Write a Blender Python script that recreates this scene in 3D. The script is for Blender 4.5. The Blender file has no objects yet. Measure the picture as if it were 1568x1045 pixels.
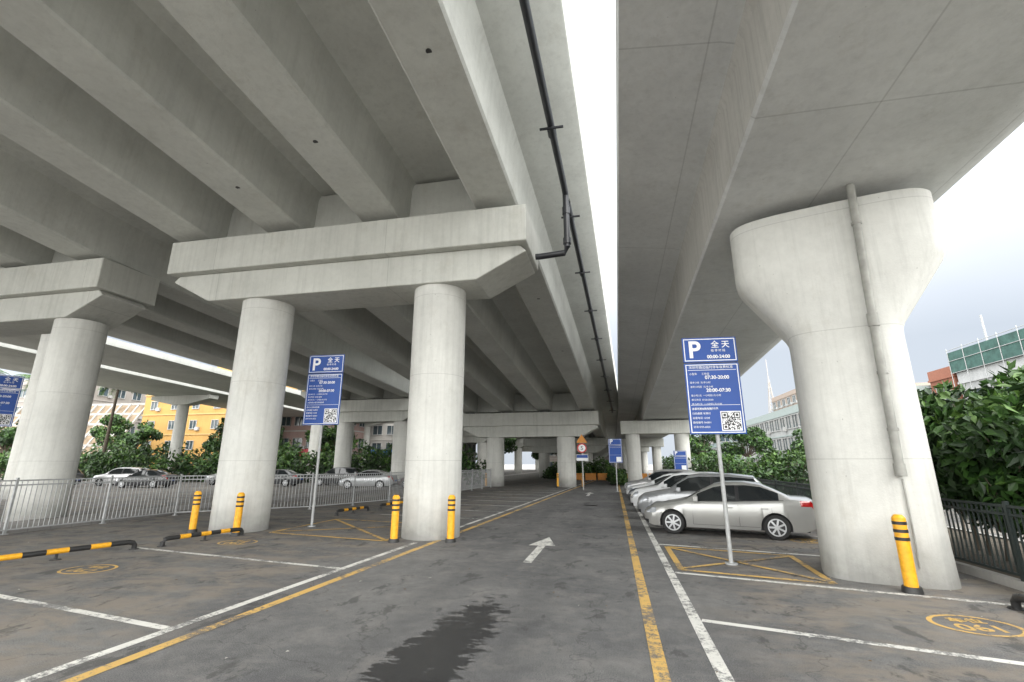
import bpy, math, random
import numpy as np
from mathutils import Vector, Matrix
random.seed(7); rng=np.random.default_rng(7)
S=bpy.context.scene
COL=S.collection
# ------------------------------------------------------------------ node helpers
def new_mat(name):
    m=bpy.data.materials.new(name); m.use_nodes=True
    nt=m.node_tree; b=nt.nodes['Principled BSDF']
    return m,nt,b
def nd(nt,t,**kw):
    n=nt.nodes.new(t)
    for k,v in kw.items(): setattr(n,k,v)
    return n
def lk(nt,a,b): nt.links.new(a,b)
def pos(nt): return nd(nt,'ShaderNodeNewGeometry').outputs['Position']
def mapping(nt,vec,scale=(1,1,1)):
    m=nd(nt,'ShaderNodeMapping'); m.inputs['Scale'].default_value=scale
    lk(nt,vec,m.inputs['Vector']); return m.outputs[0]
def noise(nt,vec,scale,detail=6,rough=.6,dist=0):
    n=nd(nt,'ShaderNodeTexNoise'); n.inputs['Scale'].default_value=scale
    n.inputs['Detail'].default_value=detail; n.inputs['Roughness'].default_value=rough
    n.inputs['Distortion'].default_value=dist
    lk(nt,vec,n.inputs['Vector']); return n.outputs['Fac']
def maprange(nt,v,a,b,c,d):
    m=nd(nt,'ShaderNodeMapRange'); m.inputs[1].default_value=a;m.inputs[2].default_value=b
    m.inputs[3].default_value=c;m.inputs[4].default_value=d
    lk(nt,v,m.inputs[0]); return m.outputs[0]
def math_(nt,op,a,b=None,c=None):
    m=nd(nt,'ShaderNodeMath',operation=op)
    for i,x in enumerate((a,b,c)):
        if x is None: continue
        if isinstance(x,(int,float)): m.inputs[i].default_value=x
        else: lk(nt,x,m.inputs[i])
    return m.outputs[0]
def mixc(nt,f,a,b,mode='MIX'):
    m=nd(nt,'ShaderNodeMix',data_type='RGBA',blend_type=mode)
    for s,x in ((m.inputs[0],f),(m.inputs[6],a),(m.inputs[7],b)):
        if isinstance(x,(int,float)): s.default_value=x
        elif isinstance(x,tuple): s.default_value=(x[0],x[1],x[2],1)
        else: lk(nt,x,s)
    return m.outputs[2]
def scalec(nt,c,f):
    v=nd(nt,'ShaderNodeVectorMath',operation='SCALE')
    lk(nt,c,v.inputs[0])
    if isinstance(f,(int,float)): v.inputs['Scale'].default_value=f
    else: lk(nt,f,v.inputs['Scale'])
    return v.outputs[0]
def bump(nt,b,h,strength=.3,dist=.01):
    n=nd(nt,'ShaderNodeBump'); n.inputs['Strength'].default_value=strength
    n.inputs['Distance'].default_value=dist
    lk(nt,h,n.inputs['Height']); lk(nt,n.outputs[0],b.inputs['Normal'])
def simple(name,c,rough=.5,metal=0,var=.12,scale=8,coat=0):
    m,nt,b=new_mat(name)
    n=noise(nt,pos(nt),scale,2)
    f=maprange(nt,n,.3,.7,1-var,1+var)
    rgb=nd(nt,'ShaderNodeRGB'); rgb.outputs[0].default_value=(*c,1)
    lk(nt,scalec(nt,rgb.outputs[0],f),b.inputs['Base Color'])
    b.inputs['Roughness'].default_value=rough; b.inputs['Metallic'].default_value=metal
    if coat: b.inputs['Coat Weight'].default_value=coat; b.inputs['Coat Roughness'].default_value=.08
    return m
def concrete(name,c,streak=.16,seamz=0,seamy=0,seamx=0,dirt=0,big=.10,bmp=True,stain=.3):
    m,nt,b=new_mat(name); P=pos(nt)
    dark=tuple(x*(1-big) for x in c); lite=tuple(x*(1+big*.5) for x in c)
    col=mixc(nt,maprange(nt,noise(nt,P,.45,5),.36,.64,0,1),dark,lite)
    f=maprange(nt,noise(nt,P,6,5,.75),.3,.7,.94,1.04)
    g=maprange(nt,noise(nt,mapping(nt,P,(2.8,2.8,.12)),1.9,5,.7),.48,.70,1,1-streak)
    f=math_(nt,'MULTIPLY',f,g)
    # sparse dark spots / air holes
    sp=maprange(nt,noise(nt,P,13,2,.5),.755,.79,1,.62)
    f=math_(nt,'MULTIPLY',f,sp)
    sep=nd(nt,'ShaderNodeSeparateXYZ'); lk(nt,P,sep.inputs[0])
    for ax,s,w in ((2,seamz,.010),(1,seamy,.02),(0,seamx,.018)):
        if s:
            t=math_(nt,'PINGPONG',math_(nt,'ADD',sep.outputs[ax],.37),s/2)
            f=math_(nt,'MULTIPLY',f,maprange(nt,t,w*.5,w,.78,1))
    if dirt:
        z=math_(nt,'ADD',sep.outputs[2],math_(nt,'MULTIPLY',noise(nt,P,3,5,.7),-1.1))
        f=math_(nt,'MULTIPLY',f,maprange(nt,z,-.5,.35,1-dirt,1))
    col=scalec(nt,col,f)
    st=maprange(nt,noise(nt,mapping(nt,P,(1,1,.5)),1.1,7,.78),.56,.70,0,stain)
    col=mixc(nt,st,col,(c[0]*.60,c[1]*.56,c[2]*.50))
    lk(nt,col,b.inputs['Base Color']); b.inputs['Roughness'].default_value=.85
    if bmp: bump(nt,b,noise(nt,P,28,4,.7),.35,.012)
    return m
def asphalt_color(nt,P):
    col=mixc(nt,maprange(nt,noise(nt,P,.35,5,.65),.38,.62,0,1),(.108,.108,.110),(.175,.173,.168))
    sp=maprange(nt,noise(nt,P,80,2,.8),.32,.68,.5,1.55)
    md=maprange(nt,noise(nt,P,4.5,6,.7),.3,.7,.82,1.16)
    return scalec(nt,col,math_(nt,'MULTIPLY',sp,md))
def asphalt(name,stain=True):
    m,nt,b=new_mat(name); P=pos(nt)
    col=asphalt_color(nt,P)
    sep=nd(nt,'ShaderNodeSeparateXYZ'); lk(nt,P,sep.inputs[0]); X,Y,Z=sep.outputs
    bay=math_(nt,'MAXIMUM',maprange(nt,X,.9,2.2,0,1),maprange(nt,X,-6.2,-4.9,1,0))
    dn=maprange(nt,noise(nt,mapping(nt,P,(1,1.8,1)),.85,8,.74,.4),.44,.58,0,1)
    dust=math_(nt,'MULTIPLY',math_(nt,'MULTIPLY',bay,dn),.75)
    col=mixc(nt,dust,col,(.25,.215,.175))
    dn2=maprange(nt,noise(nt,P,1.7,8,.78),.50,.66,0,.65)
    col=mixc(nt,dn2,col,(.235,.225,.21))
    oil=maprange(nt,noise(nt,mapping(nt,P,(1.4,.8,1)),1.2,6,.7,.3),.58,.63,0,.65)
    col=mixc(nt,oil,col,(.055,.055,.054))
    tr=math_(nt,'ABSOLUTE',math_(nt,'ADD',math_(nt,'ABSOLUTE',math_(nt,'ADD',X,2.0)),-.8))
    tk=math_(nt,'MULTIPLY',maprange(nt,tr,.1,.45,.4,0),noise(nt,mapping(nt,P,(1,.15,1)),2,3))
    col=mixc(nt,tk,col,(.06,.06,.062))
    if stain:
        n=noise(nt,mapping(nt,P,(1,2.6,1)),2.8,7,.70,.1)
        cx=math_(nt,'ADD',math_(nt,'MULTIPLY',math_(nt,'ADD',Y,-5.6),-.07),math_(nt,'ADD',X,1.95))
        a=math_(nt,'POWER',math_(nt,'ABSOLUTE',math_(nt,'DIVIDE',cx,.46)),2)
        c=math_(nt,'POWER',math_(nt,'ABSOLUTE',math_(nt,'DIVIDE',math_(nt,'ADD',Y,-5.5),1.9)),2)
        d=math_(nt,'ADD',math_(nt,'ADD',a,c),math_(nt,'MULTIPLY',math_(nt,'ADD',n,-.5),5.0))
        wet=maprange(nt,d,.84,.92,1,0)
        col=mixc(nt,math_(nt,'MULTIPLY',wet,.93),col,(.024,.024,.025))
        lk(nt,maprange(nt,wet,0,1,.88,.55),b.inputs['Roughness'])
    else: b.inputs['Roughness'].default_value=.9
    v=nd(nt,'ShaderNodeTexVoronoi',feature='DISTANCE_TO_EDGE'); v.inputs['Scale'].default_value=.32
    dv=nd(nt,'ShaderNodeVectorMath',operation='ADD'); nz=nd(nt,'ShaderNodeTexNoise'); nz.inputs['Scale'].default_value=2.2; nz.inputs['Detail'].default_value=4
    lk(nt,P,nz.inputs['Vector']); lk(nt,P,dv.inputs[0]); lk(nt,nz.outputs['Color'],dv.inputs[1]); lk(nt,dv.outputs[0],v.inputs['Vector'])
    cr=maprange(nt,v.outputs['Distance'],.0015,.006,.7,1)
    col=scalec(nt,col,cr)
    lk(nt,col,b.inputs['Base Color'])
    bump(nt,b,noise(nt,P,110,2,.8),.7,.007)
    return m
def paint_mark(name,c,wear=.5):
    m,nt,b=new_mat(name); P=pos(nt)
    a=asphalt_color(nt,P)
    n=noise(nt,P,11,9,.82); n2=noise(nt,P,1.1,3)
    t=math_(nt,'ADD',n,math_(nt,'MULTIPLY',math_(nt,'ADD',n2,-.5),.7))
    w=maprange(nt,t,.575-.14*wear,.66-.12*wear,0,.92)
    d=maprange(nt,noise(nt,P,2.3,6),.35,.7,0,.5)
    pc=mixc(nt,d,c,tuple(x*.55+.05 for x in c))
    lk(nt,mixc(nt,w,pc,a),b.inputs['Base Color']); b.inputs['Roughness'].default_value=.75
    return m
# ------------------------------------------------------------------ mesh builder
class MB:
    def __init__(s): s.v=[];s.f=[];s.m=[]
    def add(s,vs,fs,mat=0):
        o=len(s.v); s.v+= [tuple(p) for p in vs]; s.f+=[tuple(i+o for i in f) for f in fs]
        s.m+= (mat if isinstance(mat,list) else [mat]*len(fs))
    def box(s,x0,x1,y0,y1,z0,z1,mat=0):
        s.add([(x0,y0,z0),(x1,y0,z0),(x1,y1,z0),(x0,y1,z0),(x0,y0,z1),(x1,y0,z1),(x1,y1,z1),(x0,y1,z1)],
          [(0,3,2,1),(4,5,6,7),(0,1,5,4),(1,2,6,5),(2,3,7,6),(3,0,4,7)],mat)
    def beam(s,p0,p1,w,h,mat=0,up=Vector((0,0,1))):
        p0=Vector(p0);p1=Vector(p1);d=(p1-p0).normalized()
        if abs(d.dot(up))>.98: up=Vector((0,1,0))
        a=d.cross(up).normalized()*w/2; c=a.cross(d).normalized()*h/2
        vs=[p+sa*a+sc*c for p in (p0,p1) for sa,sc in((-1,-1),(1,-1),(1,1),(-1,1))]
        s.add(vs,[(3,2,1,0),(4,5,6,7),(0,1,5,4),(1,2,6,5),(2,3,7,6),(3,0,4,7)],mat)
    def cyl(s,p0,p1,r0,r1=None,seg=16,mat=0,caps=True):
        r1=r0 if r1 is None else r1
        p0=Vector(p0);p1=Vector(p1);d=(p1-p0).normalized()
        up=Vector((0,0,1)) if abs(d.z)<.95 else Vector((1,0,0))
        a=d.cross(up).normalized(); c=d.cross(a).normalized()
        vs=[];
        for p,r in((p0,r0),(p1,r1)):
            for i in range(seg):
                t=2*math.pi*i/seg; vs.append(p+a*r*math.cos(t)+c*r*math.sin(t))
        fs=[(i,(i+1)%seg,seg+(i+1)%seg,seg+i) for i in range(seg)]
        if caps: fs+=[tuple(range(seg))[::-1],tuple(range(seg,2*seg))]
        s.add(vs,fs,mat)
    def tube(s,pts,r,seg=12,mat=0):
        pts=[Vector(p) for p in pts]
        vs=[];n=len(pts)
        for k,p in enumerate(pts):
            d=(pts[min(k+1,n-1)]-pts[max(k-1,0)]).normalized()
            up=Vector((.31,.95,.05)) if abs(d.z)>.7 else Vector((0,0,1))
            a=d.cross(up).normalized(); c=d.cross(a).normalized()
            for i in range(seg):
                t=2*math.pi*i/seg; vs.append(p+a*r*math.cos(t)+c*r*math.sin(t))
        fs=[]
        for k in range(n-1):
            for i in range(seg):
                fs.append((k*seg+i,k*seg+(i+1)%seg,(k+1)*seg+(i+1)%seg,(k+1)*seg+i))
        fs+=[tuple(range(seg))[::-1],tuple(range((n-1)*seg,n*seg))]
        s.add(vs,fs,mat)
    def loft(s,rings,mat=0,caps=True):
        n=len(rings[0]); vs=[p for r in rings for p in r]; fs=[]
        for k in range(len(rings)-1):
            for i in range(n):
                fs.append((k*n+i,k*n+(i+1)%n,(k+1)*n+(i+1)%n,(k+1)*n+i))
        if caps: fs+=[tuple(range(n))[::-1],tuple(range((len(rings)-1)*n,len(rings)*n))]
        s.add(vs,fs,mat)
    def sheet(s,pts,z,mat=0): s.add([(x,y,z) for x,y in pts],[tuple(range(len(pts)))],mat)
    def obj(s,name,mats,parent=None,smooth=None,bevel=0,fix=True):
        me=bpy.data.meshes.new(name); me.from_pydata(s.v,[],s.f)
        for m in mats: me.materials.append(m)
        me.polygons.foreach_set('material_index',s.m)
        if fix:
            import bmesh
            bm=bmesh.new(); bm.from_mesh(me); bmesh.ops.recalc_face_normals(bm,faces=bm.faces); bm.to_mesh(me); bm.free()
        if smooth is not None:
            me.polygons.foreach_set('use_smooth',[True]*len(me.polygons))
            me.set_sharp_from_angle(angle=math.radians(smooth))
        me.update()
        o=bpy.data.objects.new(name,me); COL.objects.link(o)
        if parent: o.parent=parent
        if bevel:
            b=o.modifiers.new('bevel','BEVEL'); b.width=bevel; b.segments=2; b.limit_method='ANGLE'; b.angle_limit=math.radians(35)
        return o
def empty(name,loc=(0,0,0),rz=0,parent=None):
    e=bpy.data.objects.new(name,None); COL.objects.link(e); e.location=loc; e.rotation_euler=(0,0,rz); e.empty_display_size=.3
    if parent:e.parent=parent
    return e
# ------------------------------------------------------------------ materials
M_col=concrete('concrete_column',(.60,.60,.565),.14,seamz=2.4,dirt=.5)
M_cap=concrete('concrete_cap',(.52,.525,.485),.16,seamx=6.1)
M_gird=concrete('concrete_girder',(.55,.56,.525),.10,seamx=0)
M_boxg=concrete('concrete_box_girder',(.60,.61,.60),.10,seamy=7.5,seamx=2.35)
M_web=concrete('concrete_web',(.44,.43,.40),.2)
M_side=concrete('concrete_generic',(.36,.35,.33),.1)
M_kerb=concrete('concrete_kerb',(.36,.35,.33),.1)
M_asph=asphalt('asphalt_material'); M_asph2=asphalt('asphalt_street',False)
M_white=paint_mark('road_paint_white',(.78,.77,.72),.62)
M_yel=paint_mark('road_paint_yellow',(.72,.46,.13),.52)
M_black=simple('black_plastic',(.02,.02,.022),.45)
M_pipe=simple('black_pipe',(.022,.024,.028),.35)
M_steel=simple('galvanised_steel',(.38,.39,.39),.5,.15)
M_greyp=simple('grey_pipe',(.30,.30,.275),.6,var=.2,scale=4)
M_yp=simple('yellow_reflective',(.82,.40,.02),.4,var=.14,scale=14)
M_bp=simple('black_reflective',(.025,.025,.025),.45)
M_blue=simple('sign_blue',(.008,.062,.30),.5,var=.05,scale=3)
M_wht=simple('sign_white',(.80,.81,.82),.4,var=.03)
M_dfence=simple('dark_green_steel',(.03,.04,.038),.45,.2)
M_dirt=simple('soil',(.085,.07,.05),.95,var=.4,scale=5)
# ------------------------------------------------------------------ ground
g=MB(); g.sheet([(-700,-400),(700,-400),(700,900),(-700,900)],-.02); g.obj('ground',[concrete('ground_material',(.32,.31,.29),.05,bmp=False)],fix=False)
g=MB(); g.sheet([(-17.0,-14),(6.2,-14),(6.2,150),(-17.0,150)],0); g.obj('asphalt_road',[M_asph],fix=False)
g=MB(); g.sheet([(-95,-14),(-19.0,-14),(-19.0,150),(-95,150)],-.006); g.obj('side_street',[M_asph2],fix=False)
g=MB(); g.box(-19.2,-17.1,-14,60,-.02,.13); g.obj('pavement',[concrete('pavement_material',(.26,.25,.24),.05,seamy=.6,seamx=.6)],bevel=.015)
g=MB()
g.box(6.2,6.34,-14,90,-.02,.14,0); g.box(9.5,9.64,-14,90,-.02,.14,0); g.box(6.34,9.5,-14,90,-.02,.10,1)
g.obj('planting_strip',[M_kerb,M_dirt])
g=MB(); g.sheet([(9.7,-14),(22,-14),(22,150),(9.7,150)],-.004); g.obj('street',[M_asph2],fix=False)
# ---- markings
W=MB(); Yl=MB()
def strip(mb,p0,p1,w,z):
    p0=Vector((*p0,0));p1=Vector((*p1,0));d=(p1-p0).normalized();a=Vector((-d.y,d.x,0))*w/2
    mb.sheet([(p0-a)[:2],(p1-a)[:2],(p1+a)[:2],(p0+a)[:2]],z)
LX=lambda y:-5.02+.05*(y-4)
strip(Yl,(LX(-12)+.0,-12),(LX(60),60),.15,.004)
strip(Yl,(.34,-12),(.34,60),.15,.004)
strip(W,(LX(-12)-.42,-12),(LX(12.1)-.42,12.1),.14,.004)
strip(W,(LX(14.4)-.42,14.4),(LX(60)-.42,60),.14,.004)
strip(W,(.92,-12),(.92,60),.14,.004)
for y in (-1.5,1.95,5.44,8.94):
    x=LX(y)-.50; strip(W,(x,y),(x-6.0,y+1.08),.12,.004)
for y in (17.5,20.2,22.9,25.6,28.3,31,33.7,36.4):
    x=LX(y)-.50; strip(W,(x,y),(x-4.6,y+.85),.12,.004)
for y in (-1.3,1.5,4.3,7.1):
    strip(W,(1.0,y),(5.9,y-1.3),.12,.004)
strip(W,(1.0,9.9),(5.9,8.6),.12,.004)
for y in (13.1,16.5,19.4,22.3,25.2,28.1,31,34):
    strip(W,(1.0,y),(5.9,y-1.3),.12,.004)
def hatch(c,n):
    for i in range(4): strip(Yl,c[i],c[(i+1)%4],.12,.0085)
    for a,b in n: strip(Yl,tuple(a),tuple(b),.11,.0125)
hatch([(1.15,10.15),(3.5,9.55),(3.65,12.1),(1.15,12.75)],[((1.2,10.3),(3.6,12.0)),((1.2,12.6),(3.45,9.7)),])
hatch([(-5.95,12.15),(-9.9,12.9),(-9.9,16.4),(-5.75,15.6)],[((-6.0,12.3),(-9.8,16.2)),((-9.8,13.1),(-5.9,15.5))])
ax=-1.83
W.sheet([(ax-.09,10.2),(ax+.09,10.2),(ax+.09,12.3),(ax+.33,12.3),(ax,13.7),(ax-.33,12.3),(ax-.09,12.3)],.004)
ax=-1.7
W.sheet([(ax-.09,31),(ax+.09,31),(ax+.09,33.3),(ax+.33,33.3),(ax,34.7),(ax-.33,33.3),(ax-.09,33.3)],.004)
def ring(mb,cx,cy,r,w,z,sx=1.15):
    n=36
    for i in range(n):
        a=2*math.pi*i/n;b=2*math.pi*(i+1)/n
        mb.add([(cx+sx*r*math.cos(a),cy+r*math.sin(a),z),(cx+sx*r*math.cos(b),cy+r*math.sin(b),z),
                (cx+sx*(r-w)*math.cos(b),cy+(r-w)*math.sin(b),z),(cx+sx*(r-w)*math.cos(a),cy+(r-w)*math.sin(a),z)],[(0,1,2,3)])
def gtext(body,x,y,size):
    c=bpy.data.curves.new('t','FONT'); c.body=body; c.size=size; c.align_x='CENTER'; c.align_y='CENTER'; c.offset=.008
    o=bpy.data.objects.new('t',c); COL.objects.link(o); dg=bpy.context.evaluated_depsgraph_get(); dg.update()
    me=bpy.data.meshes.new_from_object(o.evaluated_get(dg))
    Yl.add([(x+v.co.x,y+v.co.y,.004) for v in me.vertices],[tuple(p.vertices) for p in me.polygons])
    bpy.data.objects.remove(o); bpy.data.meshes.remove(me)
for i,(cx,cy) in enumerate(((4.3,7.6),(-9.9,7.9),(-9.5,11.2),(4.9,14.4),(4.4,4.7),(-9.9,4.3))):
    ring(Yl,cx,cy,.42,.05,.004)
    gtext('0%d'%(61+i),cx,cy-.13,.36); gtext('车位',cx,cy+.17,.2)
W.obj('white_road_marking',[M_white],fix=False); Yl.obj('yellow_road_marking',[M_yel],fix=False)
mh=MB(); mh.cyl((-1.2,24,-.01),(-1.2,24,.006),.35,seg=32); mh.obj('manhole_cover',[M_bp])
# ------------------------------------------------------------------ viaducts
def dzL(y): return -.1*(y-12.2) if y<50 else -3.78
def dxL(y): return .035*(y-12.2) if y<50 else 1.323
def dzB(y): return (-.045*(y-12.2) if y>12.2 else -.1*(y-12.2)) if y<60 else -.045*47.8
def dzR(y): return -.045*(y-12.2) if y<50 else -1.70
def dxR(y): return .006*(y-12.2) if y<50 else .23
def dzF(y): return .35-.028*(y-12.2) if y<90 else .35-.028*77.8
def dx0(y): return 0
YS=[-9,-5,0,5,10,12.2,15,20,25,30,35,40,45,50,56,60,70,90,120,160]
def sweep(prof,dx,dz,ys=YS):
    return [[(x+dx(y),y,z+dz(y)) for x,z in prof] for y in ys]
def deckprofile(xl,xr,gr,w=1.3,zd=11.2,zb=9.5,par=.9):
    pts=[(xl,zd+.15)]
    for r in sorted(gr):
        l=r-w
        pts+=[(l-.42,zd),(l-.20,zd-.07),(l-.10,zd-.30),(l-.02,zb+.06),(l+.04,zb),(r-.04,zb),(r+.02,zb+.06),(r+.10,zd-.30),(r+.20,zd-.07),(r+.42,zd)]
    zt=zd+.45+par
    pts+=[(xr-.05,zd+.12),(xr,zd+.15),(xr,zt),(xr-.22,zt),(xr-.3,zd+.45),(xl+.3,zd+.45),(xl+.22,zt),(xl,zt)]
    return pts
GA=[-2.45,-6.25,-9.75,-13.25]; GB=[-18.4,-22.0,-25.6]
viaL=empty('elevated_highway')
d=MB(); d.loft(sweep(deckprofile(-16.25,-.45,GA),dxL,dzL)); d.obj('girder_deck',[M_gird],viaL,smooth=32)
d=MB(); d.loft(sweep(deckprofile(-28.0,-16.31,GB,par=.2),dx0,dzB)); d.obj('girder_deck_middle',[M_gird],viaL,smooth=32)
def slabprof(xl,xr,z): return [(xl,z+.25),(xl+.9,z),(xr-.9,z),(xr,z+.25),(xr,z+.8),(xr-.2,z+.8),(xr-.25,z+.5),(xl+.25,z+.5),(xl+.2,z+.8),(xl,z+.8)]
viaF=empty('elevated_ramp')
SL=((-36.5,-31.2),(-46.5,-39.0),(-58,-48.2))
d=MB()
for a_,b_ in SL: d.loft(sweep(slabprof(a_,b_,11.0),dx0,dzF))
d.obj('ramp_deck',[M_gird],viaF,smooth=32)
d=MB(); e_=MB()
for y in(22,50,78,108):
    for a_,b_ in SL:
        a_+=.5;b_-=.5
        z=11+dzF(y); c=(a_+b_)/2
        d.loft([[(a_,yy,z-.02),(a_,yy,z-.5),(c-1,yy,z-1.2),(c+1,yy,z-1.2),(b_,yy,z-.5),(b_,yy,z-.02)] for yy in(y-.7,y+.7)])
        e_.cyl((c,y,-.02),(c,y,z-1.15),.65,seg=32)
d.obj('ramp_caps',[M_cap],viaF,bevel=.03); e_.obj('ramp_columns',[M_col],viaF,smooth=40)
def capbeam(mb,x0,x1,y,zt,dep=2.3):
    mb.box(x0,x1,y-dep/2,y+dep/2,zt-1.15,zt)
    ya,yb=y-dep/2+.28,y+dep/2-.28
    pr=[(x0+.25,zt-1.152),(x0+.05,zt-1.35),(x0+1.55,zt-2.12),(x1-1.55,zt-2.12),(x1-.05,zt-1.35),(x1-.25,zt-1.152)]
    mb.loft([[(x,ya,z) for x,z in pr],[(x,yb,z) for x,z in pr]])
def ybpost(x,y,h=1.15,r=.095):
    m=MB(); m.cyl((x,y,0),(x,y,.09),r*1.5,r*1.35,20,1); m.cyl((x,y,.09),(x,y,h-.05),r,seg=20,mat=0); m.cyl((x,y,h-.05),(x,y,h),r,r*.6,20,0)
    for k in(.12,.24,.36): m.cyl((x,y,h-k-.03),(x,y,h-k+.02),r+.004,seg=20,mat=1)
    m.obj('guard_post',[M_yp,M_bp],smooth=35)
capM=MB(); colM=MB(); padM=MB(); diaM=MB()
def bent(x0,x1,y,cols,girs,r=.80,dx=dxL,dz=dzL):
    s,zz=dx(y),dz(y); zt=9.37+zz
    capbeam(capM,x0+s,x1+s,y,zt)
    for c in cols:
        colM.cyl((c+s,y,-.02),(c+s,y,zt-2.10),r,r,48)
    for gx in girs:
        padM.box(gx-1.05+s,gx-.25+s,y-.35,y+.35,zt-.01,zt+.16)
    g0=min(girs)-1.2;g1=max(girs)-.1
    diaM.box(g0+s,g1+s,y-.22,y+.22,zt+.2,11.1+zz)
for y in (13.2,42.5,72,101,130):
    bent(-14.45,-2.15,y,[-5.1,-11.25] if y<20 else [-5.1,-11.5],GA)
    bent(-28.4,-18.0,y+.5,[-19.9,-27.2] if y<20 else [-19.9,-25.9],GB,dx=dx0,dz=dzB)
capM.obj('cap_beams',[M_cap],viaL,bevel=.035); colM.obj('columns',[M_col],viaL,smooth=40); padM.obj('bearings',[M_bp],viaL); diaM.obj('diaphragms',[M_gird],viaL)
h=MB()
for X,Y in((-3.05,7.2),(-3.05,19),(-6.85,9.0),(-10.2,10.2),(-3.0,26)):
    z=9.5+dzL(Y); x=X+dxL(Y)
    h.cyl((x,Y,z-.004),(x,Y,z+.05),.065,seg=16)
h.obj('drain_holes',[M_bp],viaL)
viaR=empty('elevated_highway')
prR=[(.5,8.95),(2.2,8.74),(2.42,8.66),(2.5,8.5),(2.5,7.18),(2.56,7.13),(6.3,7.13),(6.8,7.2),(7.15,7.4),(7.3,7.75),(7.3,9.95),(7.05,9.95),(7.0,9.25),(.8,9.25),(.72,9.95),(.5,9.95)]
d=MB(); d.loft(sweep(prR,dxR,dzR))
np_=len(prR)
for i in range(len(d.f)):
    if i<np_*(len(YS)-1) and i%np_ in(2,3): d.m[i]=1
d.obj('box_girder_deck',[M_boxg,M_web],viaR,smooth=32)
PC=(4.68,10.45)
def pier(mb,cx,cy,ztop,hw=.93,hwt=1.80,hd=.84,ang=-17,neck=4.4,head=5.75):
    a=math.radians(ang);ca,sa=math.cos(a),math.sin(a)
    secs=[(-.02,hw*1.03,hd*1.02),(.6,hw*1.01,hd*1.0),(neck-.12,hw,hd),(neck-.0,hw*1.01,hd),(neck+.12,hw*1.06,hd*1.0),(head-.10,hwt*.97,hd*1.05),(head,hwt*.99,hd*1.06),(head+.10,hwt,hd*1.06),(ztop-.03,hwt,hd*1.06),(ztop,hwt-.03,hd*1.04)]
    rings=[]
    n=64
    for z,w,dd in secs:
        r=[]
        for i in range(n):
            t=2*math.pi*i/n; e=2/3.8
            x=w*math.copysign(abs(math.cos(t))**e,math.cos(t)); y=dd*math.copysign(abs(math.sin(t))**e,math.sin(t))
            r.append((cx+x*ca-y*sa,cy+x*sa+y*ca,z))
        rings.append(r)
    mb.loft(rings)
p=MB(); pier(p,*PC,7.02); p.obj('flared_pier',[M_col],viaR,smooth=50)
p=MB()
for s in(-1,1): p.box(PC[0]+s*1.05-.3,PC[0]+s*1.05+.3,10.45-s*.3-.3,10.45-s*.3+.3,7.0,7.26)
p.obj('pier_bearings',[M_bp],viaR)
p=MB();q=MB()
for y in(44,70,98):
    z=7.1+dzR(y)
    p.box(.75,6.9,y-.8,y+.8,z-1.2,z-.08)
    for c in(1.75,5.9): q.cyl((c,y,-.02),(c,y,z-1.19),.62,seg=32)
p.obj('portal_beams',[M_cap],viaR,bevel=.03); q.obj('portal_columns',[M_col],viaR,smooth=40)
a=math.radians(-17);lat=Vector((math.cos(a),math.sin(a),0));nrm=Vector((math.sin(a),-math.cos(a),0))
C=Vector((*PC,0))
def pp(l,o,z): return C+lat*l+nrm*o+Vector((0,0,z))
p=MB()
p.cyl(pp(.46,.985,7.25),pp(.40,.97,4.55),.07,seg=16); p.cyl(pp(.40,.97,4.6),pp(.40,.93,4.3),.07,seg=16); p.cyl(pp(.40,.93,4.34),pp(.36,.92,1.75),.07,seg=16)
p.cyl(pp(.40,.95,4.38),pp(.40,.965,4.62),.088,seg=16); p.cyl(pp(.36,.92,1.74),pp(.362,.92,1.95),.085,seg=16)
for z,l,o in((6.4,.44,.98),(3.5,.39,.925),(2.5,.375,.92)): p.cyl(pp(l,o,z),pp(l,o,z+.05),.085,seg=16)
p.cyl(pp(.38,.86,1.7),pp(.38,.87,.3),.015,seg=8)
p.obj('downpipe',[M_greyp],viaR,smooth=40)
p=MB(); px=-1.15;yb=13.75
zf=lambda y:10.68+dzL(y); xf=lambda y:px+dxL(y)
p.tube([(xf(y),y,zf(y)) for y in(-8,0,6,10,yb-.3)]+[(xf(yb),yb,zf(yb)-.04),(xf(yb)+.0,yb+.05,zf(yb)-.25),(xf(yb),yb+.06,zf(yb)-1.9),(xf(yb)-.1,yb+.06,zf(yb)-2.1),(xf(yb)-.9,yb+.06,zf(yb)-2.15),(-2.6,yb,zf(yb)-2.15)],.10,14)
p.tube([(xf(y),y,zf(y)) for y in(yb+.5,20,30,40,49)],.10,14)
y=2.6
while y<48:
    p.box(xf(y)-.30,xf(y)+.34,y-.025,y+.025,zf(y)-.15,zf(y)-.10)
    p.cyl((xf(y),y,zf(y)+.08),(xf(y),y,zf(y)+.60),.012,seg=6)
    p.cyl((xf(y)-.0,y+.2,zf(y)+.02-.02),(xf(y),y+.42,zf(y)-.04),.122,seg=14)
    y+=4.1
p.cyl((xf(yb),yb+.06,zf(yb)-.5),(xf(yb),yb+.06,zf(yb)-.75),.13,seg=14); p.cyl((xf(yb),yb+.06,zf(yb)-1.6),(xf(yb),yb+.06,zf(yb)-1.8),.13,seg=14)
p.obj('drain_pipe',[M_pipe],viaL,smooth=40)
for x,y in((-5.62,12.05),(-4.2,12.35),(-12.2,12.5),(-10.45,12.2),(4.46,9.2),(-4.7,41.2),(-2.6,41.2),(-10.9,41),(-20.6,12.6)): ybpost(x,y)
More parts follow.
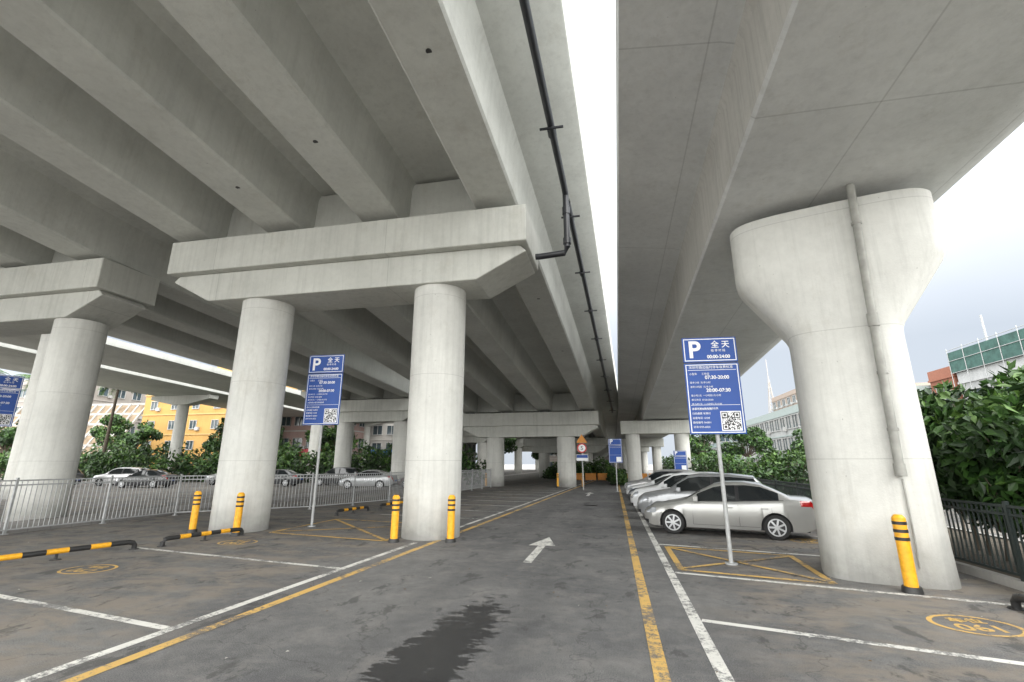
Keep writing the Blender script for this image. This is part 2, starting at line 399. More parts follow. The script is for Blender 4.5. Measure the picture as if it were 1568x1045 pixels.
def stop(x0,y0,x1,y1):
    m=MB(); p0=Vector((x0,y0,0));p1=Vector((x1,y1,0));L=(p1-p0).length;d=(p1-p0)/L;z=.17
    def P(t,zz): q=p0+d*t; return (q.x,q.y,zz)
    m.tube([P(0,0),P(0,.10),P(.04,.15),P(.12,z)],.055,12,1)
    m.tube([P(L,0),P(L,.10),P(L-.04,.15),P(L-.12,z)],.055,12,1)
    n=7;
    for k in range(n):
        a=.12+(L-.24)*k/n;b=.12+(L-.24)*(k+1)/n
        m.cyl(P(a,z),P(b,z),.055,seg=12,mat=(k+1)%2,caps=False)
    m.cyl(P(L/2,0),P(L/2,z-.02),.03,seg=8,mat=1)
    for t in(0,L,L/2): m.cyl(P(t,0),P(t,.015),.1,seg=12,mat=1)
    m.obj('wheel_stop_barrier',[M_yp,M_bp],smooth=40)
stop(-11.9,7.1,-11.15,9.85); stop(-10.85,10.3,-10.35,12.3); stop(5.35,8.5,5.65,6.1)
stop(-10.6,17.5,-10.3,19.4); stop(-10.2,20.3,-9.9,22.4); stop(-9.8,23.3,-9.5,25.3); stop(-9.5,26,-9.2,28)
stop(-11.9,3.6,-11.8,6.2)
# ------------------------------------------------------------------ fences
def fence(name,pl,h,gap,mat,z0=0,bar=.018,post=.06,pg=2.4):
    m=MB(); up=Vector((0,0,1)); ns=len(pl)-1
    for si,(a,b) in enumerate(zip(pl[:-1],pl[1:])):
        a=Vector((*a,z0));b=Vector((*b,z0));L=(b-a).length;d=(b-a)/L
        for z in(.12,h-.16,h-.03): m.beam(a+up*z+d*.02,b+up*z-d*.02,.035,.04)
        n=int(L/gap)
        for i in range(1,n):
            q=a+d*(i*L/n); m.beam(q+up*.1,q+up*(h-.032),bar,bar)
        k=max(1,round(L/pg))
        for i in range(k+(1 if si==ns-1 else 0)):
            q=a+d*(i*L/k); m.beam(q,q+up*(h+.05),post,post); m.beam(q,q+up*.02,.14,.14)
    return m.obj(name,[mat],fix=False)
fence('metal_railing',[(-17.3,3),(-17.0,11),(-16.7,16.2),(-13.2,19.6),(-11.6,24),(-10.6,33),(-10.2,40)],1.5,.13,M_steel)
fence('steel_fence',[(6.28,-2),(6.28,40)],1.2,.12,M_dfence,z0=.10,bar=.022)
# ------------------------------------------------------------------ signs
def text(parent,body,x,z,size,mat,y=-.034,align='LEFT',name='lettering',bold=0):
    c=bpy.data.curves.new(name,'FONT'); c.body=body; c.size=size; c.align_x=align; c.extrude=.001; c.offset=bold
    o=bpy.data.objects.new(name,c); COL.objects.link(o); o.parent=parent; o.location=(x,y,z); o.rotation_euler=(math.radians(90),0,0)
    c.materials.append(mat); return o
def parking_sign(X,Y,w,h,z0,rz=0,detail=True):
    e=empty('parking_sign',(X,Y,0),rz)
    m=MB(); m.cyl((0,.07,0),(0,.07,z0+h-.1),.042,seg=16); m.cyl((0,.07,0),(0,.07,.03),.12,seg=16)
    for z in(z0+.3,z0+h-.35): m.box(-w*.35,w*.35,.005,.035,z-.03,z+.03)
    m.obj('pole',[M_steel],e,smooth=40)
    m=MB(); hz=z0+h*.73
    m.box(-w/2,w/2,-.025,.0,z0,hz-.01); m.box(-w/2,w/2,-.025,.0,hz+.01,z0+h)
    m.obj('panel',[M_blue],e,bevel=.008)
    m=MB(); t=.018
    def fr(a,b,c,dd):
        m.box(a,b,-.029,-.0251,c,c+t);m.box(a,b,-.029,-.0251,dd-t,dd);m.box(a,a+t,-.029,-.0251,c+t,dd-t);m.box(b-t,b,-.029,-.0251,c+t,dd-t)
    fr(-w/2+.03,w/2-.03,z0+.03,hz-.04); fr(-w/2+.03,w/2-.03,hz+.04,z0+h-.03)
    q=w*.36; qx=w/2-.08-q; qz=z0+.07
    m.box(qx,qx+q,-.030,-.0251,qz,qz+q)
    m.box(-w/2+.07,w/2-.07,-.029,-.0251,hz-.17,hz-.16); m.box(-w/2+.07,w/2-.07,-.029,-.0251,z0+q+.2,z0+q+.208)
    m.obj('border',[M_wht],e)
    if detail:
        m=MB(); n=21; s=(q-.04)/n; r=random.Random(3)
        for i in range(n):
            for j in range(n):
                on=r.random()<.5
                for ci,cj in((0,0),(0,n-7),(n-7,n-7)):
                    if ci<=i<ci+7 and cj<=j<cj+7:
                        di,dj=i-ci,j-cj; on=(di in(0,6) or dj in(0,6) or (2<=di<=4 and 2<=dj<=4))
                if on:
                    x=qx+.02+i*s; z=qz+.02+j*s; m.add([(x,-.0315,z),(x+s,-.0315,z),(x+s,-.0315,z+s),(x,-.0315,z+s)],[(0,1,2,3)])
        m.obj('qr_code',[M_bp],e,fix=False)
    hh=z0+h-hz
    text(e,'P',-w*.40,hz+.12,hh*.92,M_wht,bold=.012)
    if detail:
        text(e,'全 天',w*.03,hz+hh*.60,w*.15,M_wht,bold=.002)
        text(e,'临 停 时 段',w*.02,hz+hh*.43,w*.055,M_wht)
        text(e,'00:00-24:00',-w*.06,hz+hh*.17,w*.088,M_wht,bold=.003)
        text(e,'深圳市路边临时停车收费标准',-w*.42,hz-.13,w*.062,M_wht)
        yy=hz-.27
        for l,sz in(('小型车      工作日',.048),('07:30-20:00',.092),('首半小时  元/半小时',.042),('首半小时后  元/半小时',.042),('20:00-07:30',.092),('首小时1元  一小时后1元/小时',.042),('非工作日  07:30-20:00',.042),('首小时1元  一小时后1元/小时',.042),('大型车按小型车两倍收费',.042)):
            text(e,l,-w*.42 if sz<.09 else -w*.14,yy,w*sz,M_wht,bold=.002 if sz>.09 else 0)
            yy-=.094
        yy=z0+q+.10
        for l in('停车15分钟内免费','扫码缴费 车牌付','监督电话 12328','路段编号 060801','咨询 0755-8322'):
            text(e,l,-w*.43,yy,w*.045,M_wht); yy-=.095
    return e
parking_sign(2.2,10.83,1.15,2.12,2.55,math.radians(4))
parking_sign(-9.55,14.3,1.3,2.4,3.2,math.radians(3))
parking_sign(-25.9,15.3,1.25,2.2,3.5,math.radians(60))
parking_sign(.15,36,.95,1.7,2.0,0,False); parking_sign(5.0,39,.95,1.5,1.4,0,False)
M_red=simple('sign_red',(.55,.02,.02),.4); M_or=simple('sign_orange',(.62,.25,.04),.5)
e=empty('speed_limit_sign',(-2.35,37.5,0))
m=MB(); m.cyl((0,.05,0),(0,.05,4.1),.05,seg=12); m.obj('pole',[M_steel],e)
m=MB(); m.loft([[(-.42,0,3.5),(.42,0,3.5),(0,0,4.15)],[(-.42,-.03,3.5),(.42,-.03,3.5),(0,-.03,4.15)]]); m.obj('warning_triangle',[M_or],e)
m=MB(); m.cyl((0,0,3.1),(0,-.03,3.1),.36,seg=32,mat=0); m.cyl((0,-.031,3.1),(0,-.036,3.1),.27,seg=32,mat=1); m.obj('disc',[M_red,M_wht],e)
text(e,'5',0,2.96,.42,M_bp,y=-.042,align='CENTER')
m=MB(); m.box(-.45,.45,-.03,0,2.15,2.62,0); m.obj('plate',[M_wht],e); m=MB(); m.box(-.42,.42,-.036,-.031,2.36,2.59); m.obj('plate_band',[M_blue],e)
# ------------------------------------------------------------------ cars
M_glass=simple('car_glass',(.012,.015,.017),.06,var=.05,coat=.5)
M_tyre=simple('tyre',(.02,.02,.02),.8); M_rim=simple('alloy_rim',(.5,.51,.52),.3,.8)
M_lamp=simple('headlamp',(.42,.44,.47),.08,.3,coat=1); M_tail=simple('tail_lamp',(.35,.01,.01),.15,coat=1)
M_chr=simple('chrome',(.6,.6,.62),.15,1); M_plate=simple('number_plate',(.02,.08,.4),.4)
PAINT={}
def paint(c):
    if c not in PAINT: PAINT[c]=simple('car_paint_%d'%len(PAINT),c,.28,.45 if max(c)<.7 and max(c)>.2 else .0,var=.03,scale=2,coat=.8)
    return PAINT[c]
SED=dict(L=4.5,top=[(0,.58),(.05,.68),(.25,.78),(.9,.91),(1.22,.985),(1.6,1.20),(2.0,1.39),(2.3,1.455),(2.8,1.465),(3.2,1.42),(3.55,1.27),(3.92,1.09),(4.3,1.07),(4.42,1.02),(4.47,.85),(4.5,.7)],
 sh=[(0,.52),(.25,.68),(1.22,.90),(2.5,.93),(3.9,1.0),(4.35,.99),(4.47,.8),(4.5,.66)],
 tw=[(0,.48),(.25,.64),(1.22,.72),(2.0,.60),(3.2,.585),(3.92,.66),(4.4,.62),(4.5,.5)],ws=(1.27,1.97),rw=(3.27,3.86),sg=(1.55,3.62))
SUV=dict(L=4.45,top=[(0,.62),(.05,.78),(.25,.92),(.9,1.04),(1.15,1.09),(1.5,1.34),(1.85,1.56),(2.2,1.62),(3.2,1.62),(3.9,1.55),(4.2,1.25),(4.38,1.05),(4.45,.75)],
 sh=[(0,.56),(.25,.80),(1.15,1.0),(2.5,1.03),(4.1,1.08),(4.38,.95),(4.45,.7)],
 tw=[(0,.5),(.25,.68),(1.15,.74),(1.85,.64),(3.8,.62),(4.2,.66),(4.38,.64),(4.45,.55)],ws=(1.2,1.82),rw=(3.95,4.25),sg=(1.45,4.0))
def car(loc,ang,col,kind=SED,name='parked_car'):
    L=kind['L']; e=empty(name,(loc[0],loc[1],0),math.radians(ang))
    ip=lambda t,s: float(np.interp(s,[a for a,_ in t],[b for _,b in t]))
    HW=[(0,.55),(.06,.64),(.2,.75),(.45,.82),(.8,.855),(2.2,.87),(3.7,.86),(4.1,.82),(L-.15,.74),(L-.04,.66),(L,.56)]
    ZB=[(0,.34),(.1,.24),(.3,.19),(L-.35,.2),(L-.1,.3),(L,.4)]
    fw,rw_=.86,.86+2.63; R=.315; AR=.365; zw=.315
    st=sorted(set([round(x,3) for x in np.arange(0,L+.001,.05)]+[L,.02,.06]+[kind['ws'][0],kind['ws'][1],kind['rw'][0],kind['rw'][1],2.56,2.66]+[round(w+AR*math.cos(a),3) for w in(fw,rw_) for a in np.linspace(0,math.pi,19)]))
    rings=[]
    for s in st:
        w=ip(HW,s);zt=ip(kind['top'],s);zs=min(ip(kind['sh'],s),zt-.035);tw=min(ip(kind['tw'],s),w*.93);zb=ip(ZB,s)
        arch=0
        for c in(fw,rw_):
            if abs(s-c)<AR: arch=max(arch,zw+math.sqrt(AR*AR-(s-c)**2))
        zl=lambda z:max(z,arch)
        rail=zt-.045; gb=(w*.955,zs); gt=(tw,max(rail,zs+.008))
        lerp=lambda t,b=0:(gb[0]+(gt[0]-gb[0])*t+b,gb[1]+(gt[1]-gb[1])*t)
        P=[(w*.80,zl(zb)),(w*.965,zl(zb+.02)),(w*.985,zl(.36)),(w,zl(.55)),(w*.995,max(zs-.14,arch+.01 if arch else 0)),(w*.975,zs-.03),gb,lerp(.07,.004),lerp(.88,.008),gt,(tw*.78,zt-.014),(tw*.4,zt-.003),(0,zt)]
        rings.append([(L/2-s,y,z) for y,z in P])
    m=MB(); n=len(rings[0])
    for sg in(1,-1):
        vs=[(x,y*sg,z) for r in rings for x,y,z in r]; fs=[];ms=[]
        for k in range(len(st)-1):
            sm=(st[k]+st[k+1])/2
            for j in range(n-1):
                f=(k*n+j,k*n+j+1,(k+1)*n+j+1,(k+1)*n+j)
                fs.append(f if sg==1 else f[::-1]); mt=0
                hgt=rings[k][9][2]-rings[k][6][2]
                if j==0: mt=2
                if j==7 and kind['sg'][0]<sm<kind['sg'][1] and hgt>.10: mt=2 if 2.56<sm<2.66 else 1
                if j==6 and kind['sg'][0]-.1<sm<kind['sg'][1]+.1: mt=2
                if j>=10 and kind['ws'][0]<sm<kind['ws'][1]: mt=1
                if j==9 and kind['ws'][0]<sm<kind['ws'][1]-.3: mt=1
                if j>=10 and kind['rw'][0]<sm<kind['rw'][1]: mt=1
                if j in(4,5) and .03<sm<.42: mt=3
                if j in(4,5) and L-.40<sm<L-.02: mt=4
                if j==1 and sm<.15: mt=2
                ms.append(mt)
        m.add(vs,fs,ms)
    for idx in(0,len(st)-1):
        r=rings[idx]; ring_=[(x,y,z) for x,y,z in r]+[(x,-y,z) for x,y,z in r[::-1][1:]]
        m.add(ring_,[tuple(range(len(ring_)))],0 )
    m.obj('body',[paint(col),M_glass,M_black,M_lamp,M_tail],e,smooth=38,fix=False)
    m=MB(); m.box(-L/2+.25,L/2-.25,-.62,.62,.2,.62,0)
    m.box(L/2-.02,L/2+.015,-.42,.42,.34,.46,0); m.box(L/2-.03,L/2+.012,-.34,.34,.53,.60,0)
    m.box(-L/2-.012,-L/2+.02,-.45,.45,.30,.40,0)
    m.box(L/2+.016,L/2+.024,-.22,.22,.40,.52,2); m.box(-L/2-.02,-L/2-.01,-.22,.22,.55,.68,2)
    m.box(L/2+.0,L/2+.02,-.3,.3,.555,.572,1)
    belt=ip(kind['sh'],2.0)
    for sg in(1,-1):
        for s in(1.42,2.61,3.42):
            y=ip(HW,s); m.beam((L/2-s,sg*(y+.0005),.30 if s<3 else .66),(L/2-s,sg*(y*.985),belt-.06),.006,.012,0)
        m.beam((L/2-1.42,sg*.871,.30),(L/2-3.1,sg*.871,.30),.012,.006,0)
        for s in(2.38,3.25): m.box(L/2-s-.09,L/2-s+.09,sg*.872-.015,sg*.872+.015,belt-.16,belt-.13,1 if kind is SUV else 3)
        m.box(L/2-1.6,L/2-1.48,sg*.955-.08,sg*.955+.08,belt+.0,belt+.13,3)
    m.obj('trim',[M_black,M_chr,M_plate,paint(col)],e,bevel=.006)
    m=MB()
    for c in(fw,rw_):
        for sg in(1,-1):
            x=L/2-c; yo=sg*.845; yi=sg*.64
            m.cyl((x,yi,zw),(x,yo-sg*.02,zw),R,seg=32,mat=0); m.cyl((x,yo-sg*.02,zw),(x,yo,zw),R,R*.93,seg=32,mat=0)
            m.cyl((x,yo,zw),(x,yo+sg*.004,zw),R*.70,seg=32,mat=1)
            m.cyl((x,yo-sg*.0,zw),(x,yo+sg*.008,zw),R*.60,seg=32,mat=2)
            for i in range(7):
                a=2*math.pi*i/7
                m.beam((x,yo+sg*.012,zw),(x+R*.66*math.cos(a),yo+sg*.008,zw+R*.66*math.sin(a)),.045,.02,1,up=Vector((0,1,0)))
            m.cyl((x,yo,zw),(x,yo+sg*.025,zw),.05,seg=12,mat=1)
    m.obj('wheels',[M_tyre,M_rim,M_black],e,smooth=35)
    return e
SIL=(.38,.38,.365)
car((3.14,15.5),165,SIL)
car((3.05,18.6),165,(.30,.31,.32),SUV)
car((2.9,21.5),165,(.70,.71,.72),SUV)
car((2.9,24.4),165,(.04,.045,.05))
car((2.9,27.3),165,(.70,.71,.72))
car((2.9,30.3),165,(.4,.4,.4),SUV)
car((2.9,33.2),165,(.65,.65,.65))
car((-44,36.5),196,(.66,.66,.67),SUV,name='white_car'); car((-47.5,33.0),200,(.02,.02,.022),SUV,name='black_car')
car((-29.5,38.5),188,(.03,.032,.036),name='black_car'); car((-25.0,41.0),188,(.03,.03,.033),SUV,name='black_car')
car((-19.6,36.6),188,(.42,.43,.44),name='silver_car'); car((-35.5,40),188,(.3,.3,.3),SUV,name='silver_car')
car((-38.5,34),190,(.03,.03,.035),name='black_car'); car((-15.5,38.5),188,(.08,.03,.03),name='red_car')
car((13.5,19),95,(.75,.75,.75),SUV,name='white_car'); car((14,30),95,(.3,.02,.02),name='red_car')
# ------------------------------------------------------------------ foliage
def leafmat(n,c):
    m,nt,b=new_mat(n)
    P=pos(nt); f=maprange(nt,noise(nt,P,1.3,2),.3,.7,.6,1.35)
    rgb=nd(nt,'ShaderNodeRGB'); rgb.outputs[0].default_value=(*c,1)
    lk(nt,scalec(nt,rgb.outputs[0],f),b.inputs['Base Color']); b.inputs['Roughness'].default_value=.5
    return m
LM=[leafmat('leaf_dark',(.016,.042,.010)),leafmat('leaf_mid',(.034,.085,.015)),leafmat('leaf_light',(.075,.15,.026)),simple('bark',(.10,.08,.06),.9)]
def leaves(mb_v,mb_f,mb_m,lobes,n,size,elong=2.0):
    vols=np.array([l[3]*l[4]*l[5] for l in lobes]); pr=vols**.75; pr/=pr.sum()
    idx=rng.choice(len(lobes),n,p=pr)
    L=np.array(lobes)[idx]
    d=rng.normal(size=(n,3)); d/=np.linalg.norm(d,axis=1)[:,None]
    r=rng.random(n)**(1/4.5)*(.86+.22*rng.random(n))
    c=L[:,:3]+d*r[:,None]*L[:,3:6]
    c[:,2]=np.maximum(c[:,2],.12)
    ax=rng.normal(size=(n,3))+d*.8+np.array([0,0,-.35]); ax/=np.linalg.norm(ax,axis=1)[:,None]
    nn=rng.normal(size=(n,3))*.8+d*.7+np.array([0,0,.5]); sd=np.cross(ax,nn); sd/=np.linalg.norm(sd,axis=1)[:,None]+1e-9
    up=np.cross(sd,ax)
    s=size*(.6+.8*rng.random(n))[:,None]
    p0=c-ax*s*.25*elong; p2=c+ax*s*.25*elong
    pa=c-ax*s*.08+sd*s*.28+up*s*.08; pb=c-ax*s*.08-sd*s*.28+up*s*.08
    o=len(mb_v)
    V=np.stack([p0,pa,p2,pb],1).reshape(-1,3)
    mb_v.extend(map(tuple,V.tolist()))
    mb_f.extend([(o+4*i,o+4*i+1,o+4*i+2,) for i in range(n)]); mb_f.extend([(o+4*i,o+4*i+2,o+4*i+3) for i in range(n)])
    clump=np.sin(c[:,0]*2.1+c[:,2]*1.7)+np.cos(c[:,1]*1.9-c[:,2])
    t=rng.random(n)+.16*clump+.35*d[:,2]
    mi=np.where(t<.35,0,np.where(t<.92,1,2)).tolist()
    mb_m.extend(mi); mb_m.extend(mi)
def bush(name,lobes,n,size,elong=2.0):
    m=MB(); leaves(m.v,m.f,m.m,lobes,n,size,elong)
    for l in lobes[::max(1,len(lobes)//12)]:
        m.cyl((l[0],l[1],0),(l[0]+.1,l[1],l[2]),.04,.015,6,3,False)
    for l in lobes:
        for j in range(5):
            a=random.random()*6.28
            m.cyl((l[0],l[1],max(0,l[2]-l[5])),(l[0]+math.cos(a)*l[3]*.8,l[1]+math.sin(a)*l[4]*.8,l[2]+random.uniform(-.2,.8)*l[5]),.018,.006,5,3,False)
    return m.obj(name,LM,fix=False)
def hedge_lobes(x0,x1,y0,y1,h,n,r=.7,seed=1):
    R=random.Random(seed); out=[]
    for i in range(n):
        rr=r*R.uniform(.7,1.3); t=(i+R.random())/n
        hz=h*R.uniform(.35,1)-rr*.6
        out.append((x0+(x1-x0)*(t if abs(x1-x0)>abs(y1-y0) else R.random()),y0+(y1-y0)*(t if abs(y1-y0)>=abs(x1-x0) else R.random()),max(.35,hz),rr,rr,rr*R.uniform(.8,1.1)))
    return out
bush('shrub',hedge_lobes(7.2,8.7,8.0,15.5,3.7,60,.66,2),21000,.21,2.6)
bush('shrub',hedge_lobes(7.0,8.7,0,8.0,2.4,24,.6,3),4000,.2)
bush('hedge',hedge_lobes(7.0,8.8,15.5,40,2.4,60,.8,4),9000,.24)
bush('hedge',hedge_lobes(7.0,9.2,40,80,2.9,50,1.0,5),6000,.34)
bush('hedge',hedge_lobes(-75,-12,44,47,3.2,110,1.2,6),17000,.40)
bush('hedge',hedge_lobes(-80,-24,50,54,4.6,80,1.5,16),12000,.46)
bush('hedge',hedge_lobes(-9,-.5,62,66,2.4,26,1.0,8),4500,.34)
bush('hedge',hedge_lobes(-.6,.9,46,60,1.7,14,.7,9),2500,.28)
def tree(name,x,y,h,cr,n,size,seed):
    R=random.Random(seed); m=MB()
    th=h*.45; m.cyl((x,y,-.02),(x+.1,y,th),.03*h,.018*h,10,3,False)
    lobes=[]
    for i in range(15):
        a=R.random()*6.28; q=cr*R.uniform(.25,.85); zz=h*R.uniform(.45,.92)
        c=(x+math.cos(a)*q,y+math.sin(a)*q,zz); rr=cr*R.uniform(.2,.36)
        lobes.append((*c,rr,rr,rr*.75)); m.cyl((x+.1,y,th*.9),c,.012*h,.004*h,6,3,False)
    leaves(m.v,m.f,m.m,lobes,n,size); return m.obj(name,LM,fix=False)
tree('tree',-67,56,7.2,3.4,3500,.42,1); tree('tree',-47,58,8,4,3000,.45,2); tree('tree',-34,55,7,3.5,2500,.45,3)
tree('tree',-20,80,8,4.5,3000,.5,4); tree('tree',-12,85,8,4,3000,.5,5); tree('tree',15.5,62,6.5,3.2,3000,.4,6); tree('tree',12.5,75,7,3.5,3000,.4,7)
tree('tree',18,48,5.2,2.6,3000,.35,8); tree('tree',-84,52,8.5,4.6,3500,.45,9); tree('tree',-74,60,9.5,4.0,3500,.45,19); tree('tree',15,26,4.4,2.2,2600,.3,10); tree('tree',17.5,33,5.6,2.8,3000,.3,12)
tree('tree',11.8,22,3.6,1.8,2600,.24,14); tree('tree',-55,60,8.5,3.6,3000,.45,20)
def palm(x,y,h,seed):
    R=random.Random(seed); m=MB(); m.cyl((x,y,0),(x+.2,y,h),.22,.13,10,3,False)
    for i in range(22):
        a=i*2.4+R.random()*.4; el=R.uniform(-.1,1.1); Lf=2.8*R.uniform(.8,1.1); prev=Vector((x+.2,y,h)); 
        for k in range(9):
            e2=el-k*.2; q=prev+Vector((math.cos(a)*math.cos(e2),math.sin(a)*math.cos(e2),math.sin(e2)))*Lf/9
            m.cyl(prev,q,.02,.015,4,1,False)
            sd=Vector((-math.sin(a),math.cos(a),0))
            for s in(-1,1):
                for t in(0,.33,.66):
                    b=prev.lerp(q,t); tip=b+sd*s*(.75-.05*k)+Vector((math.cos(a)*.35,math.sin(a)*.35,-.3))
                    w=(q-prev)*.12; m.add([b-w,b+w,tip],[(0,1,2)],R.choice([1,1,2]))
            prev=q
    m.obj('palm_tree',LM,fix=False)
palm(-72,46,12.2,1); palm(-59,46,11.4,2); palm(-78,44,13,3)
# ------------------------------------------------------------------ buildings
M_win=simple('window_glass',(.05,.07,.08),.08,var=.3,scale=.6); M_frame=simple('window_frame',(.38,.38,.37),.5)
def building(name,x0,x1,y0,y1,h,fl,cwall,bay=3.0,faces=('S','E','W'),band=None,win=(1.7,1.5),ac=True,k_=.6):
    cwall=tuple(c*k_ for c in cwall); band=tuple(c*k_ for c in band) if band else None
    e=empty(name,(0,0,0)); wall=concrete('wall_'+name,cwall,.12,bmp=False); bm_=simple('band_'+name,band or tuple(min(.8,c*1.15) for c in cwall),.7)
    m=MB(); m.box(x0,x1,y0,y1,-.02,h); m.obj('walls',[wall],e)
    b=MB(); fh=h/fl
    for k in range(1,fl+1):
        z=k*fh; b.box(x0-.12,x1+.12,y0-.12,y1+.12,z-.12,z+.06)
    b.box(x0-.05,x1+.05,y0-.05,y1+.05,h+.061,h+.9); b.box((x0+x1)/2-2,(x0+x1)/2+2,(y0+y1)/2-2,(y0+y1)/2+2,h+.9,h+3)
    b.obj('bands',[bm_],e)
    w=MB(); R=random.Random(int(abs(x0*7)+y0))
    def win_(fn):
        def bx(u0,u1,d0,d1,z0,z1,mt):
            ps=[fn(u,dd,z) for z in(z0,z1) for u,dd in((u0,d0),(u1,d0),(u1,d1),(u0,d1))]
            w.add(ps,[(0,3,2,1),(4,5,6,7),(0,1,5,4),(1,2,6,5),(2,3,7,6),(3,0,4,7)],mt)
        return bx
    sides=[]
    if 'S' in faces: sides.append((x1-x0,lambda u,d,z:(x0+u,y0-d,z)))
    if 'W' in faces: sides.append((y1-y0,lambda u,d,z:(x0-d,y0+u,z)))
    if 'E' in faces: sides.append((y1-y0,lambda u,d,z:(x1+d,y0+u,z)))
    for Ls,fn in sides:
        bx=win_(fn); n=max(1,int(Ls/bay)); st=Ls/n
        for k in range(fl):
            for i in range(n):
                c=(i+.5)*st; ww=min(win[0],st*.8)/2; z0=k*fh+.9; z1=min(z0+win[1],(k+1)*fh-.35)
                bx(c-ww,c+ww,.01,.02,z0,z1,0)
                for a_,b_,c_,d_ in((c-ww-.07,c+ww+.07,z1,z1+.08),(c-ww-.07,c+ww+.07,z0-.1,z0)): bx(a_,b_,.0,.16,c_,d_,1)
                for a_ in(c-ww-.07,c-.03,c+ww): bx(a_,a_+.07,.0,.12,z0,z1,1)
                if ac and R.random()<.35: bx(c+ww+.12,c+ww+.75,.02,.4,z0-.3,z0+.25,1)
    w.obj('windows',[M_win,M_frame],e)
    return e
building('orange_apartment_building',-78,-57,66,80,16.5,5,(.74,.43,.13),band=(.76,.5,.2),bay=3.6,win=(1.2,1.3))
building('pink_shop_building',-56,-43,72,84,11,3,(.60,.42,.38),bay=2.6,band=(.75,.74,.7))
building('white_apartment_building',-42,-26,78,90,12,4,(.6,.58,.54),bay=2.6)
building('grey_apartment_building',-120,-95,70,90,17,5,(.5,.46,.42))
building('pink_apartment_building',-24,4,150,165,14,4,(.55,.5,.45))
building('white_commercial_building',24,36,54,100,8.6,3,(.62,.64,.63),bay=2.4,win=(2.1,1.7),band=(.5,.58,.56))
building('teal_office_building',21,34,104,130,8.0,3,(.40,.50,.50),bay=2.6)
building('red_brick_building',31,44,50,53.5,9.8,3,(.40,.16,.10),bay=3)
bld=building('white_netted_building',31,52,34,49.5,9.0,3,(.62,.63,.63),bay=2.6,win=(1.8,1.3))
n=MB(); n.box(30.7,52.3,33.7,49.8,9.95,11.8,0)
M_net=simple('green_net',(.05,.11,.095),.85,var=.25,scale=2); n.obj('safety_net',[M_net],bld)
n=MB()
for i in range(9): n.cyl((30.65,33.7+2*i,0),(30.65,33.7+2*i,12.2),.03,seg=6)
for z in(9.9,11.0,12.0): n.cyl((30.65,33.7,z),(30.65,49.8,z),.03,seg=6)
n.cyl((31.5,46,9),(31.5,46,14.3),.08,seg=8); n.obj('scaffold',[M_steel],bld)
building('brown_apartment_building',40,70,110,130,17,6,(.45,.36,.30))
n=MB()
for s in((-1,-1),(1,-1),(1,1),(-1,1)): n.beam((46+2*s[0],150+2*s[1],0),(46,150,27),.18,.18)
for k in range(12): 
    z=k*2.1;f=2*(1-z/27); n.beam((46-f,150-f,z),(46+f,150-f,z+2),.1,.1); n.beam((46+f,150-f,z),(46-f,150-f,z+2),.1,.1)
n.cyl((46,150,27),(46,150,32),.1,seg=6); n.obj('lattice_tower',[simple('tower_paint',(.35,.33,.31),.6)])
n=MB(); a0=Vector((-104,60,3.0));a1=Vector((-79,62,3.0)); upv=Vector((-.0,5.5,9.0))
n.add([a0-upv*.4,a1-upv*.4,a1+upv,a0+upv],[(0,1,2,3)],1)
for i in range(16):
    p_=a0.lerp(a1,i/15); n.beam(p_,p_+upv,.28,.35,0)
for j in range(6): n.beam(a0+upv*j/5,a1+upv*j/5,.28,.37,0)
n.obj('lattice_retaining_wall',[M_side,simple('slope_earth',(.20,.15,.10),.95,var=.35,scale=.7)],fix=False)
n=MB(); n.box(-56,-43,71.6,71.8,3.2,4.3,0); n.box(-42,-30,77.6,77.8,3.3,4.2,1); n.obj('shop_sign_board',[simple('shop_red',(.5,.06,.08),.5),simple('shop_blue',(.05,.2,.5),.5)])
n=MB(); n.box(-3,3,75,75.4,0,1.0,0); 
for i in range(8): n.box(-6.5+i*1.5,-5.2+i*1.5,60,60.5,0,.8,0)
n.obj('water_barrier',[M_or],bevel=.05)
n=MB(); n.box(11.5,15,22,22.1,.8,2.4,0); n.cyl((11.7,22.05,0),(11.7,22.05,.8),.05); n.cyl((14.8,22.05,0),(14.8,22.05,.8),.05); n.box(11.7,14.8,21.97,21.99,1.3,1.9,1)
n.obj('advertising_board',[simple('board_blue',(.05,.35,.6),.5),M_wht])
n=MB(); R=random.Random(5)
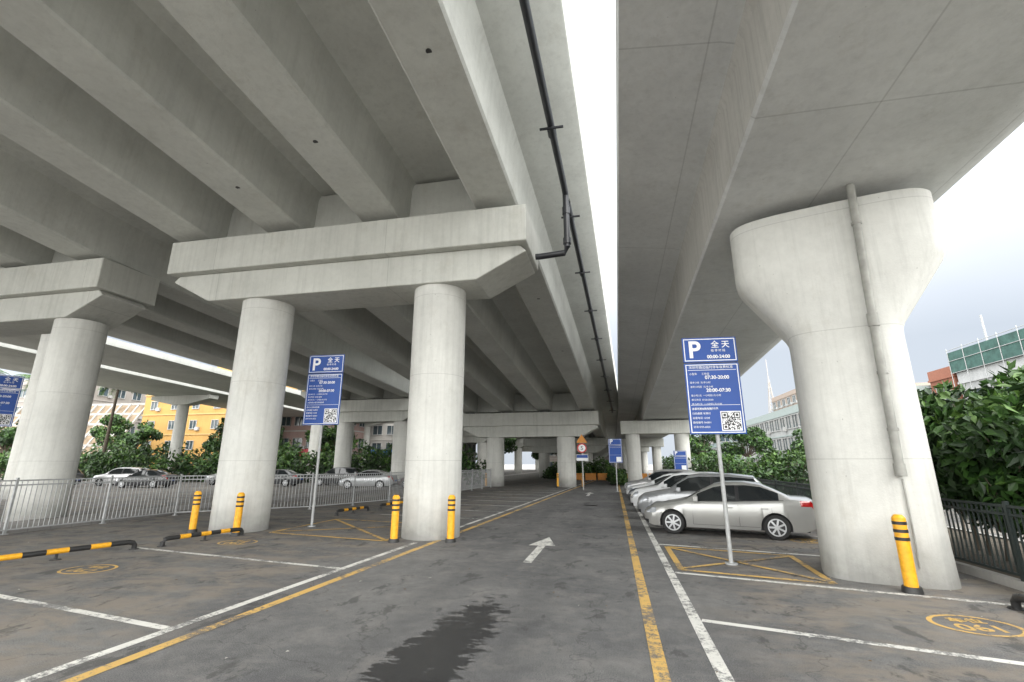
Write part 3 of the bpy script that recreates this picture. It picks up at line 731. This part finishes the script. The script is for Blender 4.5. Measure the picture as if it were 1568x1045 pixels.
for i in range(260):
    x=R.choice([R.uniform(-16,-5),R.uniform(1,6.1),R.uniform(-5,1)]); y=R.uniform(3,26); s=R.uniform(.012,.035); a=R.random()*6.28
    c,sn=math.cos(a)*s,math.sin(a)*s
    n.add([(x-c,y-sn,.014),(x+sn*.5,y-c*.5,.022),(x+c,y+sn,.015),(x-sn*.5,y+c*.5,.02)],[(0,1,2,3)],R.choice([0,0,1]))
n.obj('fallen_leaves',[simple('dry_leaf',(.16,.10,.05),.8),simple('paper_scrap',(.45,.44,.4),.8)],fix=False)
# ------------------------------------------------------------------ light
w=bpy.data.worlds.new('World'); S.world=w; w.use_nodes=True; nt=w.node_tree
bg=nt.nodes['Background']; sky=nd(nt,'ShaderNodeTexSky',sky_type='NISHITA'); sky.sun_disc=False
EL,AZ=math.radians(44),math.radians(155)
sky.sun_elevation=EL; sky.sun_rotation=AZ; sky.air_density=1; sky.dust_density=2.5; sky.ozone_density=1.2
tc=nd(nt,'ShaderNodeTexCoord'); cl=noise(nt,tc.outputs['Generated'],1.6,5,.55)
sepw=nd(nt,'ShaderNodeSeparateXYZ'); lk(nt,tc.outputs['Generated'],sepw.inputs[0])
hz=maprange(nt,sepw.outputs[2],.2,.8,0,1)
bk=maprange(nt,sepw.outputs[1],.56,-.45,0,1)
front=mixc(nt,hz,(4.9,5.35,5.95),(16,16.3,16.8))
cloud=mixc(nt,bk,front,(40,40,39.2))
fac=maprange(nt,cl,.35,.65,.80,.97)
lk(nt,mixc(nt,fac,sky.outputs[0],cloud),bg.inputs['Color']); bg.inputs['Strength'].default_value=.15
sl=bpy.data.lights.new('sun','SUN'); sl.energy=1.3; sl.angle=math.radians(24); sl.color=(1,.96,.9)
so=bpy.data.objects.new('sun',sl); COL.objects.link(so)
dirv=Vector((math.sin(AZ)*math.cos(EL),math.cos(AZ)*math.cos(EL),math.sin(EL)))
so.rotation_euler=dirv.to_track_quat('Z','Y').to_euler(); so.location=(0,0,60)
# ------------------------------------------------------------------ camera
cd=bpy.data.cameras.new('camera'); cd.lens=36*720/1568; cd.sensor_width=36; cd.clip_end=2000; cd.clip_start=.05
co=bpy.data.objects.new('camera',cd); COL.objects.link(co); co.location=(0,0,1.95)
co.rotation_euler=(math.radians(90+14.6),0,math.radians(11.84)); S.camera=co
S.view_settings.view_transform='Standard'; S.view_settings.look='None'; S.view_settings.exposure=0
